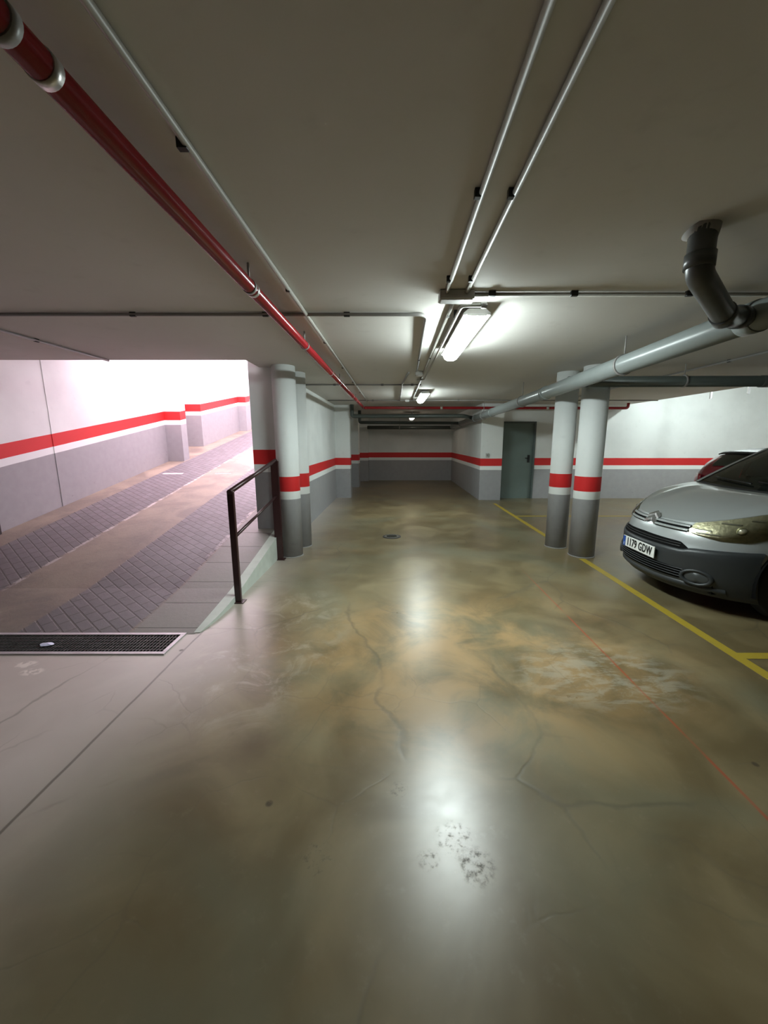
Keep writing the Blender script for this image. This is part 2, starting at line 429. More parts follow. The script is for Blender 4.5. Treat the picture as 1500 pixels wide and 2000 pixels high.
# ramp side walls: bays and piers
def rwall(name, x1, y0, y1, top=6.0):
    return struct(box(name, (-6.4, y0, -0.1), (x1, y1, top), 'band_ramp'))
rwall('wall_ramp_left', -5.357, 5.15, 6.2)
rwall('wall_ramp_left', -5.35, 6.2, 9.3)
rwall('wall_ramp_pier', -4.98, 9.3, 9.55)
rwall('wall_ramp_left', -5.85, 9.55, 11.1, 7)
rwall('wall_ramp_left', -5.36, 11.1, 13.8, 7)
rwall('wall_ramp_pier', -5.1, 13.8, 14.2, 7.5)
rwall('wall_ramp_left', -5.4, 14.2, 23, 8)
struct(box('wall_ramp_right', (-1.9, 15.5, 0), (-1.6, 23, 7), 'band_ramp'))

# shutter guide
t = thing('shutter_guide', 'dark metal shutter guide upright at the left mouth of the ramp', 'metal post', (-5.36, 5.05, 0))
bm = bmesh.new(); bx(bm, (-5.46, 5.02, 0.23), (-5.30, 5.12, 2.5)); part('guide_rail', bm, 'rail_post', t, bevel=.004)
bm = bmesh.new(); bx(bm, (-5.48, 4.98, 0.0), (-5.28, 5.14, 0.24)); part('base_plate', bm, 'rail_post', t, bevel=.004)

# twin round columns
def column(name, x, y, r, label, group=None):
    t = thing(name, label, 'column', (x, y, 0), group)
    bm = bmesh.new(); tube(bm, [(x, y, 0), (x, y, CZ)], r, 48)
    part('shaft', bm, 'band', t)
    bm = bmesh.new(); tube(bm, [(x, y, 0), (x, y, .012)], r+.006, 48)
    part('base_ring', bm, 'concrete', t)
    return t
column('round_column', -1.42, 5.22, .148, 'nearer of the two round columns by the brown handrail')
column('round_column', -1.40, 5.72, .148, 'farther of the two round columns by the brown handrail, half hidden')
column('round_column', 2.60, 5.22, .165, 'nearer of the two round columns beside the silver car')
column('round_column', 2.43, 5.68, .15, 'farther round column beside the silver car, behind the nearer one')

# low dark post behind the right columns
t = thing('bollard', 'low dark grey post peeking out behind the paired columns', 'bollard', (3.17, 7.42, 0))
bm = bmesh.new(); tube(bm, [(3.17, 7.42, 0.01), (3.17, 7.42, .64), (3.17, 7.42, .67)], [.055, .055, .035], 20); part('post', bm, 'rail_post', t)
bm = bmesh.new(); tube(bm, [(3.17, 7.42, 0), (3.17, 7.42, .012)], .085, 20); part('base_plate', bm, 'rail_post', t)

# door
d = box('door_1', (2.83, 10.62, 0.0), (3.78, 10.66, 2.06), 'door'); struct(d)
bm = bmesh.new(); bx(bm, (2.83, 10.57, 0), (2.88, 10.7, 2.06)); bx(bm, (3.73, 10.57, 0), (3.78, 10.7, 2.06)); bx(bm, (2.88, 10.57, 2.01), (3.73, 10.7, 2.06))
obj('door_frame', bm, 'door_frame', d, bevel=.004)
bm = bmesh.new(); bx(bm, (3.60, 10.605, .98), (3.66, 10.62, 1.18)); tube(bm, [(3.63, 10.61, 1.10), (3.63, 10.56, 1.10), (3.52, 10.56, 1.10)], .011, 10)
obj('door_handle', bm, 'black', d)
for hz in (.25, 1.05, 1.8):
    bm = bmesh.new(); tube(bm, [(2.89, 10.612, hz-.05), (2.89, 10.612, hz+.05)], .01, 8); obj('hinge', bm, 'door_frame', d)
t = thing('light_switch', 'small grey light switch on the pier left of the grey door', 'switch', (2.43, 10.29, 1.3))
bm = bmesh.new(); bx(bm, (2.39, 10.26, 1.14), (2.47, 10.3, 1.24)); part('housing', bm, 'housing', t, bevel=.006)
bm = bmesh.new(); bx(bm, (2.41, 10.252, 1.165), (2.45, 10.262, 1.215)); part('rocker', bm, 'conduit_grey', t, bevel=.003)

# painted lines
def mark(x0, y0, x1, y1, mat, label, z=0.0, group=None, name='bay_line'):
    return tag(box(name, (x0, y0, z), (x1, y1, z+.002), mat), label, 'floor marking', group)
mark(2.49, -1.2, 2.57, 5.04, 'yellow', 'long yellow line along the front of the silver car bay')
mark(2.49, 5.95, 2.57, 9.7, 'yellow', 'yellow bay line running from the columns to the grey door')
mark(2.57, 2.60, 8.0, 2.68, 'yellow', 'short yellow cross line at the right edge of the picture')
mark(2.57, 8.0, 9.0, 8.08, 'yellow', 'faint yellow cross line behind the paired columns')
def rmark(x0, y0, x1, y1, label):
    bm = bmesh.new(); e = .003
    p = [(x0, y0, ramp_z(y0)+e), (x1, y0, ramp_z(y0)+e), (x1, y1, ramp_z(y1)+e), (x0, y1, ramp_z(y1)+e)]
    bm.faces.new([bm.verts.new(q) for q in p])
    return tag(obj('painted_mark', bm, 'whitepaint', solid=.002), label, 'floor marking')
rmark(-4.86, 8.16, -4.45, 8.24, 'left white dash painted across the ramp')
rmark(-3.78, 8.2, -3.45, 8.27, 'right white dash painted across the ramp')

# grating
t = thing('drain_grate', 'long steel drain grating across the foot of the ramp', 'grate', ((GX0+GX1)/2, GY0, 0))
bm = bmesh.new()
bx(bm, (GX0, GY0-.028, 0), (GX1+.028, GY0+.006, .010)); bx(bm, (GX0, GY1-.006, 0), (GX1+.028, GY1+.028, .010)); bx(bm, (GX1-.004, GY0+.006, 0), (GX1+.028, GY1-.006, .010))
part('grate_frame', bm, 'steel', t, bevel=.002)
bm = bmesh.new()
x = GX0+.01
while x < GX1-.012:
    bx(bm, (x, GY0+.006, -.03), (x+.006, GY1-.006, .004)); x += .026
for i in range(1, 6):
    y = GY0 + i*(GY1-GY0)/6; bx(bm, (GX0, y-.0025, -.025), (GX1-.004, y+.0025, .003))
o = part('grate_bars', bm, 'grate', t)
bm = bmesh.new()
rr = random.Random(3)
pts = [(math.cos(a)*(.045+.012*rr.random()), math.sin(a)*(.024+.01*rr.random())) for a in [2*PI*i/12 for i in range(12)]]
c0 = bm.verts.new((-2.70, 2.79, .022)); vs = [bm.verts.new((-2.70+a, 2.79+b, .006+.008*rr.random())) for a, b in pts]
for i in range(12): bm.faces.new((c0, vs[i], vs[(i+1) % 12]))
M['scrap'] = plain('bluish_white_paper', (0.72, 0.74, 0.95), 0.4)
tag(obj('paper_scrap', bm, 'scrap', solid=.002), 'small bluish white scrap lying on the drain grating', 'litter')

M['dull'] = plain('dirty_cast_iron', (0.10, 0.09, 0.065), 0.6)
# floor drain
t = thing('floor_drain', 'small round dark drain cover in the aisle floor', 'drain cover', (-.04, 6.27, 0))
bm = bmesh.new(); tube(bm, [(-.04, 6.27, 0), (-.04, 6.27, .006)], .15, 32); part('rim', bm, 'rail_post', t)
bm = bmesh.new(); tube(bm, [(-.04, 6.27, .006), (-.04, 6.27, .009)], .115, 32); part('cover', bm, 'dull', t)
bm = bmesh.new()
for i in range(-3, 4):
    w = math.sqrt(.09**2-(i*.025)**2); bx(bm, (-.04-w, 6.27+i*.025-.005, .009), (-.04+w, 6.27+i*.025+.005, .011))
part('slots', bm, 'blackmat', t)

# handrail
t = thing('handrail', 'dark brown two-bar metal handrail on the ramp kerb', 'handrail', (-1.54, 4.35, 0))
xn, yn, xf, yf = -1.535, 3.62, -1.53, 5.02
bm = bmesh.new(); bx(bm, (xn-.03, yn-.02, 0), (xn+.03, yn+.02, 1.10)); part('post', bm, 'rail', t, bevel=.006)
bm = bmesh.new(); bx(bm, (xf-.055, yf-.02, 0), (xf+.045, yf+.02, 1.31)); part('post', bm, 'rail', t, bevel=.006)
bm = bmesh.new(); tube(bm, [(xn, yn-.03, 1.095), (xf, yf+.02, 1.315)], .024, 14); part('top_rail', bm, 'rail', t)
bm = bmesh.new(); tube(bm, [(xn, yn, .65), (xf, yf, .86)], .016, 12); part('middle_rail', bm, 'rail', t)
bm = bmesh.new(); bx(bm, (xn-.06, yn-.05, 0), (xn+.06, yn+.05, .008)); part('base_plate', bm, 'rail', t)
bm = bmesh.new(); bx(bm, (xf-.07, yf-.05, 0), (xf+.07, yf+.05, .008)); part('base_plate', bm, 'rail', t)

# ---------------------------------------------------------------- pipes and conduits on the ceiling
def pipe(name, pts, r, mat, label, cat='pipe', rad=0.0, group=None, couplings=(), cmat='clamp', hangers=(), clips=(), seg=20, part_name='tube'):
    t = thing(name, label, cat, pts[0], group)
    bm = bmesh.new(); tube(bm, arc_path(pts, rad) if rad else pts, r, seg); part(part_name, bm, mat, t)
    for a, b, k in couplings:
        bm = bmesh.new(); tube(bm, [a, b], r*k, seg); part('coupling', bm, cmat, t)
    for p in hangers:     # ring and threaded rod up to the slab
        d = (Vector(pts[-1])-Vector(pts[0])).normalized() if len(pts) == 2 else (Vector(pts[1])-Vector(pts[0])).normalized()
        p = Vector(p); bm = bmesh.new(); tube(bm, [p-d*.012, p+d*.012], r*1.13, seg); tube(bm, [p+Vector((0, 0, r)), Vector((p.x, p.y, CZ))], .006, 8)
        part('hanger', bm, 'conduit_grey', t)
    for p, dx, dy in clips:
        bm = bmesh.new(); bx(bm, (p[0]-dx, p[1]-dy, p[2]-r*1.25), (p[0]+dx, p[1]+dy, CZ)); part('clip', bm, 'black', t, bevel=.002)
    return t
RZ = 2.385
pipe('fire_pipe', [(-.78, -11.8, RZ), (-.78, 10.22, RZ), (5.75, 10.22, RZ-.01), (5.95, 10.22, RZ-.01), (5.95, 10.22, CZ)], .034, 'redpipe',
     'red fire-water pipe along the ceiling turning right above the door', rad=.08, seg=24,
     couplings=[((-.78, y-.014, RZ), (-.78, y+.014, RZ), 1.08) for y in (1.03, 2.33, 5.0, 7.6)] + [((x-.03, 10.22, RZ-.003), (x+.03, 10.22, RZ-.003), 1.15) for x in (1.2, 3.9)],
     hangers=[(-.78, y, RZ) for y in (.93, 2.28, 3.6, 5.8, 8.2)])
r = .011; z = CZ-.016
C1 = lambda x, ys_: [((x, y, z), .010, .022) for y in ys_]
C2 = lambda y, xs_: [((x, y, z), .022, .010) for x in xs_]
CR = .0125
pipe('electrical_conduit', [(-.66, -11.8, z), (-.645, 9.6, z)], CR, 'conduit', 'cream conduit running beside the red pipe', 'conduit', clips=[((-.664, y, z), .016, .012) for y in (.1, 1.41)]+[((-.655, y, z), .012, .01) for y in (2.6, 3.9, 5.2, 6.45, 7.8)])
pipe('electrical_conduit', [(.33, -11.8, z), (.33, 2.66, z)], CR, 'conduit', 'left of the two parallel conduits overhead', 'conduit', clips=[((.314, y, z), .012, .012) for y in (.35, 1.66, 2.45)])
pipe('electrical_conduit', [(.455, -11.8, z), (.455, 2.66, z)], CR, 'conduit', 'right of the two parallel conduits overhead', 'conduit', clips=[((.44, y, z), .012, .012) for y in (.35, 1.66, 2.45)])
pipe('electrical_conduit', [(.50, 2.69, z), (6.15, 2.69, z)], CR, 'conduit', 'cross conduit from junction box to the right beneath the drain elbow', 'conduit', clips=[((x, 2.675, z), .022, .012) for x in (.62, 1.14, 1.87, 3.0, 4.2)])
pipe('electrical_conduit', [(-5.4, 3.09, z), (.2, 3.09, z), (.24, 3.14, z), (.305, 5.45, z)], CR, 'conduit_grey', 'cross conduit over the ramp side that turns away at the aisle lamp', 'conduit', rad=.05, clips=C2(3.09, (-4.1, -3.0, -1.93, -.95, -.35))+C1(.285, (4.7,)))
pipe('electrical_conduit', [(-3.33, -11.8, z), (-3.33, 4.78, z)], CR, 'conduit_grey', 'conduit ending at the slab edge above the ramp', 'conduit', clips=C1(-3.33, (1.2, 2.5, 3.85)))
pipe('electrical_conduit', [(.40, 2.74, z), (.415, 9.3, z)], CR, 'conduit', 'left conduit leading from the junction box past the near lamp', 'conduit', clips=C1(.402, (3.1, 4.6, 6.1, 7.6)))
pipe('electrical_conduit', [(.62, 2.80, z-.03), (.45, 2.80, z-.03), (.45, 2.95, z-.03), (.445, 6.0, z-.03), (.36, 6.3, z)], .011, 'conduit', 'thin bright conduit feeding the near lamp with a corner bend', 'conduit', rad=.05, couplings=[((.58, 2.80, z-.03), (.615, 2.80, z-.03), 1.7)], cmat='conduit_grey', clips=[((.45, 3.05, z-.02), .016, .012)])
pipe('electrical_conduit', [(-1.55, 6.8, z), (.45, 6.8, z)], CR, 'conduit_grey', 'cross conduit between the two aisle lamps', 'conduit', clips=C2(6.8, (-1.0, -.2, .3)))
pipe('electrical_conduit', [(-1.55, 9.4, z), (6.15, 9.4, z)], CR, 'conduit_grey', 'cross conduit just before the red pipe', 'conduit', clips=C2(9.4, (-.5, 1.5, 3.2)))
pipe('electrical_conduit', [(.20, 5.6, z), (.13, 6.75, z), (.13, 9.35, z)], CR, 'conduit_grey', 'short conduit left of the far aisle lamp', 'conduit', rad=.05, clips=C1(.13, (8.2,)))
pipe('electrical_conduit', [(3.92, -11.8, z), (3.92, 9.3, z)], CR, 'conduit_grey', 'conduit above the parked cars on the right', 'conduit', clips=C1(3.92, (1.2, 3.0, 4.8, 6.6)))

def jbox(x, y, w, d, label, h=.055):
    t = thing('junction_box', label, 'junction box', (x, y, CZ))
    bm = bmesh.new(); bx(bm, (x-w/2, y-d/2, CZ-h), (x+w/2, y+d/2, CZ-.001)); part('housing', bm, 'housing', t, bevel=.006)
    bm = bmesh.new(); bx(bm, (x-w/2+.01, y-d/2+.01, CZ-h-.005), (x+w/2-.01, y+d/2-.01, CZ-h)); part('lid', bm, 'housing', t, bevel=.002)
jbox(.395, 2.69, .22, .10, 'flat junction box where the overhead conduits meet at the near lamp')
jbox(.34, 5.6, .10, .10, 'small junction box on the ceiling between the aisle lamps')
jbox(.30, 9.4, .10, .10, 'small junction box just before the red cross pipe', .045)

# drain pipes
DX = 2.10
dz = lambda y: 2.27 - .0186*(y-2.7)
pipe('drain_pipe', [(DX, -1.5, dz(-1.5)), (DX, 14.35, dz(14.35))], .083, 'pvc', 'thick grey drain pipe running the length of the aisle', seg=32,
     couplings=[((DX, y-.05, dz(y-.05)), (DX, y+.05, dz(y+.05)), 1.09) for y in (1.0, 2.45, 5.6, 8.6, 10.3, 12.5, 14.3)], cmat='pvc',
     hangers=[(DX, y, dz(y)) for y in (1.4, 3.75, 6.6, 9.4)])
pipe('drain_pipe', [(1.37, 1.92, CZ), (1.37, 1.92, 2.31), (1.74, 2.2, 2.21), (2.03, 2.42, 2.27)], .054, 'pvc_shade', 'grey drain elbow, its shade put into the colour, dropping from the ceiling at upper right', rad=.06, seg=28,
     couplings=[((1.37, 1.92, 2.33), (1.37, 1.92, 2.39), 1.12), ((1.70, 2.17, 2.221), (1.745, 2.204, 2.209), 1.12), ((1.90, 2.32, 2.243), (1.99, 2.39, 2.262), 1.14)], cmat='pvc_shade')
bm = bmesh.new(); tube(bm, [(1.37, 1.92, 2.455), (1.375, 1.925, 2.48), (1.37, 1.93, CZ)], [.056, .062, .078], 20)
tag(obj('plaster_collar', bm, 'concrete'), 'rough plaster collar where the drain elbow enters the ceiling', 'plaster collar')
M['plaster'] = M['concrete']
pipe('drain_pipe', [(DX+.06, 5.05, 2.285), (10.5, 5.05, 2.31)], .066, 'pvc_dark', 'dark grey cross pipe above the parked cars', seg=24,
     couplings=[((x-.05, 5.05, 2.29), (x+.05, 5.05, 2.29), 1.09) for x in (2.35, 4.6)], cmat='pvc_dark', hangers=[(3.6, 5.05, 2.293)])
pipe('drain_pipe', [(-1.12, 10.62, CZ), (-1.12, 10.62, 2.2), (1.78, 10.35, 2.19), (2.06, 10.5, dz(10.5)+.02)], .052, 'pvc_dark', 'nearest of the three dark cross pipes at the back', rad=.06)
pipe('drain_pipe', [(-1.10, 12.7, CZ), (-1.10, 12.7, 2.13), (2.06, 12.55, 2.10)], .05, 'pvc_dark', 'middle of the three dark cross pipes at the back', rad=.06)
pipe('drain_pipe', [(-1.0, 14.9, 2.04), (2.2, 14.5, 2.03)], .068, 'pvc_dark', 'farthest dark cross pipe in front of the back wall', hangers=[(.2, 14.75, 2.037)])

# lamps
def lamp(x, y0, y1, zt, label, mat='lamp', w=.16, hang=False):
    t = thing('ceiling_lamp', label, 'lamp', (x, (y0+y1)/2, zt), 'fluorescent lamps above the aisle' if not hang else None)
    h = w/2
    # housing: shallow tray
    prof = [(-h-.014, -.045), (-h-.014, -.03), (-h*.75, -.004), (h*.75, -.004), (h+.014, -.03), (h+.014, -.045)]
    bm = bmesh.new(); g = grid(bm, [[(x+a, y, zt+b) for a, b in prof] for y in (y0, y1)], smooth=False)
    bm.faces.new([g[0][i] for i in range(6)][::-1]); bm.faces.new([g[1][i] for i in range(6)]); bm.faces.new((g[0][0], g[1][0], g[1][5], g[0][5]))
    part('housing', bm, 'housing', t)
    # end caps
    for ya, yb in ((y0-.006, y0+.02), (y1-.02, y1+.006)):
        bm = bmesh.new(); g = grid(bm, [[(x+a, yy, zt+b) for a, b in ((-h*.9, -.038), (-h*.85, -.052), (h*.85, -.052), (h*.9, -.038))] for yy in (ya, yb)], smooth=False)
        bm.faces.new(g[0][::-1]); bm.faces.new(g[1]); bm.faces.new((g[0][0], g[1][0], g[1][3], g[0][3]))
        part('end_cap', bm, 'whiteplastic', t)
    # glowing diffuser
    pr = [(-h*.97, -.046), (-h*.86, -.066), (-h*.72, -.086), (-h*.4, -.098), (0, -.101), (h*.4, -.098), (h*.72, -.086), (h*.86, -.066), (h*.97, -.046)]
    bm = bmesh.new(); g = grid(bm, [[(x+a, y, zt+b) for a, b in pr] for y in (y0, y1)])
    bm.faces.new((g[0][0], g[1][0], g[1][-1], g[0][-1])); bm.faces.new(g[0][::-1]); bm.faces.new(g[1])
    part('diffuser', bm, mat, t)
    for yy in (y0+.22, y1-.22):
        bm = bmesh.new(); bx(bm, (x-.02, yy-.015, zt-.01), (x+.02, yy+.015, CZ)); part('bracket', bm, 'steel', t)
    return t
lamp(.575, 2.90, 4.20, CZ-.03, 'large lit fluorescent ceiling lamp nearest the camera')
lamp(.575, 7.50, 8.82, CZ-.03, 'second lit ceiling lamp farther down the aisle', 'lamp_far')
lamp(.60, 13.1, 13.9, 2.36, 'small warm lamp between the dark cross pipes at the back', 'lamp_warm', hang=True)
lamp(8.3, 4.6, 6.0, 3.345, 'added lamp, out of view, lighting the parking bays at the right', 'lamp', hang=True)  # added outside the view to light the bays
lamp(7.2, 8.0, 9.4, 3.345, 'added lamp, out of view, lighting the bays near the right back wall', 'lamp', hang=True)  # second unseen lamp, added to brighten the bays and the wall behind
# ---------------------------------------------------------------- silver van-like car
M['silver'] = plain('silver_car_paint', (0.47, 0.50, 0.50), 0.28, 0.35, var=0.01, scale=300, coat=0.8)
M['maroon'] = plain('dark_red_car_paint', (0.22, 0.004, 0.018), 0.25, 0.1, var=0.01, scale=300, coat=0.9)
M['bumper'] = plain('dark_grey_bumper_plastic', (0.032, 0.036, 0.038), 0.42, var=0.04, scale=200)
M['chrome'] = plain('chrome', (0.62, 0.62, 0.62), 0.28, 1.0, var=0.01)
M['satin'] = plain('satin_grey_trim', (0.16, 0.165, 0.165), 0.3, 0.5, var=0.01)
M['tyre'] = plain('tyre_rubber', (0.015, 0.015, 0.015), 0.8, var=0.1)
M['alloy'] = plain('steel_wheel', (0.35, 0.36, 0.36), 0.4, 0.6)
M['plate_white'] = plain('plate_white', (0.78, 0.79, 0.76), 0.4, var=0.01)
M['plate_blue'] = plain('plate_blue', (0.02, 0.08, 0.35), 0.4, var=0.01)
M['cloth'] = plain('dark_seat_cloth', (0.05, 0.05, 0.055), 0.9)
M['dash'] = plain('dashboard_plastic', (0.03, 0.03, 0.032), 0.6)
M['tail'] = plain('red_tail_lamp', (0.30, 0.005, 0.02), 0.12, coat=1.0)
M['lampbowl'] = plain('headlamp_reflector', (0.60, 0.58, 0.44), 0.30, 0.7, var=0.25, scale=40, bump=0.6)
M['foglens'] = plain('dark_fog_lens', (0.06, 0.065, 0.065), 0.35, var=0.02)
M['amber'] = plain('amber_bulb', (0.7, 0.3, 0.05), 0.2)
def glass_mat(name, col, rough=0.02, alpha=0.25, spec=0.6):
    t = NT(name)
    tr = t.n('ShaderNodeBsdfTransparent'); tr.inputs[0].default_value = (*col, 1)
    gl = t.n('ShaderNodeBsdfGlossy'); gl.inputs['Roughness'].default_value = rough; gl.inputs[0].default_value = (0.9, 0.95, 0.93, 1)
    fr = t.n('ShaderNodeFresnel'); fr.inputs['IOR'].default_value = 1.5
    mx = t.n('ShaderNodeMixShader'); t.l(t.math('ADD', fr.outputs[0], alpha-0.04, clamp=True), mx.inputs[0])
    t.l(tr.outputs[0], mx.inputs[1]); t.l(gl.outputs[0], mx.inputs[2]); t.l(mx.outputs[0], t.out.inputs['Surface'])
    return t.m
M['glass'] = glass_mat('tinted_car_glass', (0.52, 0.58, 0.54), alpha=0.05)
M['lens'] = glass_mat('clear_headlamp_lens', (0.88, 0.87, 0.80), alpha=0.05)

def smooth01(x): x = max(0.0, min(1.0, x)); return x*x*(3-2*x)
def lerp(a, b, t): return a+(b-a)*t
def interp(tab, x):
    if x <= tab[0][0]: return tab[0][1]
    for (a, b), (c, d) in zip(tab, tab[1:]):
        if x <= c: return b+(d-b)*(x-a)/(c-a)
    return tab[-1][1]

CW, CL = 0.88, 4.38             # half width, length
NL, NN = 0.95, 2.3              # nose rounding length and exponent
def plan_side(s):               # half width of the body at distance s behind the nose
    s = max(0.0, min(s, NL)); return CW*max(0.0, 1-((NL-s)/NL)**NN)**(1/NN)
# polyline of the nose plan curve by arc length, centre -> side
_pl = [(0.0, 0.0, 0.0)]
for i in range(1, 401):
    a = i/400*PI/2
    y = CW*math.sin(a)**(2/NN); s = NL-NL*max(0, math.cos(a))**(2/NN)
    q = _pl[-1]; _pl.append((q[0]+math.hypot(y-q[1], s-q[2]), y, s))
PN = _pl[-1][0]
def plan(p):                    # signed arc length -> (y, s, ny, ns)
    sg = 1 if p >= 0 else -1; p = abs(p)
    if p >= PN: return sg*CW, NL+(p-PN), sg*1.0, 0.0
    lo, hi = 0, 400
    while hi-lo > 1:
        m = (lo+hi)//2
        if _pl[m][0] <= p: lo = m
        else: hi = m
    a, b = _pl[lo], _pl[hi]; t = (p-a[0])/(b[0]-a[0]) if b[0] > a[0] else 0
    y, s = lerp(a[1], b[1], t), lerp(a[2], b[2], t)
    dy, ds = b[1]-a[1], b[2]-a[2]; L = math.hypot(dy, ds) or 1
    return sg*y, s, sg*ds/L, -dy/L
LEAN = [(.15, .10), (.22, .045), (.30, .01), (.38, 0), (.55, 0), (.60, .025), (.68, .045), (.76, .085), (.82, .13), (.90, .20), (1.0, .29), (1.1, .34), (1.3, .4)]
def front_w(s): return 1-smooth01((s-.1)/1.0)
TUMB = [(.15, .02), (.3, .0), (.6, 0), (.9, .012), (1.12, .04), (1.3, .09)]
def shell(p, z, off=0.0):       # point on the lower body
    y, s, ny, ns = plan(p)
    k = interp(LEAN, z)*front_w(s)
    tb = interp(TUMB, z)*smooth01(abs(y)/CW)
    yy = y-math.copysign(tb, y)
    return (s+k+ns*off, yy+ny*off, z)
TOP = [(0, .80), (.43, .815), (.62, .87), (.85, .945), (1.05, .985), (1.25, 1.01), (1.6, 1.065), (2.1, 1.10), (3.2, 1.13), (6, 1.17)]
def ztop(p): return interp(TOP, abs(p))
HBOT = [(.42, .735), (.52, .712), (.70, .69), (.90, .70), (1.05, .76), (1.18, .86), (1.30, .975)]

def car_part(name, bm, mat, parent, xf, **kw):
    for v in bm.verts: v.co = xf(v.co)
    return obj(name, bm, mat, parent, **kw)
def strip(p0, p1, zf0, zf1, n=24, m=4, off=0.0, offf=None):
    rows = []
    for j in range(m+1):
        rows.append([])
        for i in range(n+1):
            p = lerp(p0, p1, i/n); a = zf0(p) if callable(zf0) else zf0; b = zf1(p) if callable(zf1) else zf1
            z = lerp(a, b, j/m); o = off if offf is None else offf(i/n, j/m)
            rows[-1].append(shell(p, z, o))
    return rows

def silver_car(X0, Y0):
    t = thing('parked_car', 'silver car with dark plastic bumper parked nose out beside the columns', 'car', (X0+CL/2, Y0, 0))
    xf = lambda c: Vector((c[0]-CL/2, c[1], c[2]))
    def P(name, bm, mat, parent=t, **kw): return car_part(name, bm, mat, parent, xf, **kw)
    # --- lower body: nose and both flanks with wheel arches cut out
    ARCH = [(.83, .345), (3.56, .345)]; AR = .365
    def side_len(): return CL-NL
    pmax = PN+side_len()-.18
    ps = sorted(set([i*.05 for i in range(int(pmax/.05)+1)]+[pmax])); ps = [-p for p in ps[::-1] if p > 0]+ps
    for sgn in (0,):
        bm = bmesh.new(); m = 16; V = []
        for j in range(m+1):
            V.append([])
            for p in ps:
                z = lerp(.20, ztop(p), j/m); q = Vector(shell(p, z)); V[-1].append(bm.verts.new(q))
        for a, b in zip(V, V[1:]):
            for j in range(len(a)-1):
                f = bm.faces.new((a[j], a[j+1], b[j+1], b[j])); f.smooth = True
        kill = []
        for f in bm.faces:
            c = f.calc_center_median()
            if abs(c.y) > .5 and any(math.hypot(c.x-ax, c.z-az) < AR for ax, az in ARCH): kill.append(f)
        bmesh.ops.delete(bm, geom=kill, context='FACES')
        for v in bm.verts:
            if v.is_boundary and abs(v.co.y) > .5:
                for ax, az in ARCH:
                    d = math.hypot(v.co.x-ax, v.co.z-az)
                    if d < AR+.07 and v.co.z > .21:
                        v.co.x = ax+(v.co.x-ax)*AR/d; v.co.z = az+(v.co.z-az)*AR/d
        # rear: round to the tailgate
        P('body', bm, 'silver')
    bm = bmesh.new()
    sr = shell(pmax, .5)[0]
    rows = []
    for j in range(13):
        z = lerp(.25, 1.17, j/12); r = []
        for i in range(21):
            u = i/20*2-1; yy = CW*u; bulge = .18*(1-abs(u)**3.0)
            e = shell(pmax, z)
            r.append((e[0]+bulge, u*abs(e[1]), z))
        rows.append(r)
    grid(bm, rows); P('tailgate', bm, 'silver')
    # floor pan hides the underside
    bm = bmesh.new(); bx(bm, (.25, -.66, .20), (CL-.3, .66, .30)); bx(bm, (1.25, -.82, .2), (3.1, .82, .3)); P('underbody', bm, 'blackmat')
    # wheel arch liners and lips
    for ax, az in ARCH:
        for sg in (-1, 1):
            bm = bmesh.new(); rows = []
            for k in range(25):
                a = -0.5+(PI+1.0)*k/24; c_, s_ = math.cos(a), math.sin(a)
                if az+AR*s_ < .18: continue
                rows.append([(ax+AR*c_, sg*(CW-.035), az+AR*s_), (ax+AR*c_, sg*.52, az+AR*s_)])
            grid(bm, rows); P('arch_liner', bm, 'blackmat')
    # --- hood
    def s_front(y):
        u = min(.999, abs(y)/CW); s = NL-NL*(1-u**NN)**(1/NN); return s
    def p_of_y(y):
        y = abs(y)
        lo, hi = 0, 400
        while hi-lo > 1:
            m_ = (lo+hi)//2
            if _pl[m_][1] <= y: lo = m_
            else: hi = m_
        return _pl[lo][0]
    HW = .845
    cowl = lambda y: (1.0+.14*(y/HW)**2, 1.062+.008*(y/HW)**2)
    bm = bmesh.new(); rows = []
    n = 40
    for i in range(n+1):
        y0 = math.sin((i/n-.5)*PI)*HW
        p = p_of_y(y0); zt_ = ztop(p); e = shell(math.copysign(p, y0), zt_, 0.004)
        sc, zc = cowl(y0); r = []
        for j in range(17):
            a = j/16
            s = lerp(e[0], max(sc, e[0]+.002), a); ea = 1-(1-a)**1.55
            z = lerp(e[2], zc, ea) if sc > e[0] else e[2]
            # raised ridge toward each side of the hood and soft centre
            ridge = .012*math.exp(-((abs(y0)-.56)/.07)**2)*math.sin(PI*min(1, a*1.0))
            r.append((s, e[1]+(0), z+ridge))
        rows.append(r)
    grid(bm, rows); P('hood', bm, 'silver')
    # fender tops between hood side and belt (s .95..1.35)
    # --- cabin
    WB = lambda s: CW-.05
    RH = [(1.13, 1.07), (1.5, 1.27), (1.85, 1.455), (2.2, 1.635), (2.3, 1.68), (2.6, 1.74), (3.2, 1.765), (4.1, 1.74), (4.28, 1.68)]
    wr = lambda s: interp([(1.13, .83), (1.85, .725), (2.3, .67), (4.28, .66)], s)
    # windshield glass between the A pillars
    def ws(u, a):   # u -1..1 lateral, a 0..1 up
        sc, zc = cowl(u*.80); yb = u*.80; s1, z1 = 2.14+.08*(u*u), 1.70-.05*u*u; yt = u*.63
        s = lerp(sc+.01, s1, a); z = lerp(zc+.0, z1, a)+.03*math.sin(PI*a); return (s, lerp(yb, yt, a), z)
    bm = bmesh.new(); grid(bm, [[ws(i/12-1, j/10) for i in range(25)] for j in range(11)]); P('windshield', bm, 'glass')
    # black cowl strip and wipers
    bm = bmesh.new(); grid(bm, [[(cowl(u)[0]-.01+d, u, cowl(u)[1]+h) for u in [(-.80+i*.08) for i in range(21)]] for d, h in ((0, .002), (.06, .018), (.12, .012))]); P('cowl_panel', bm, 'dash')
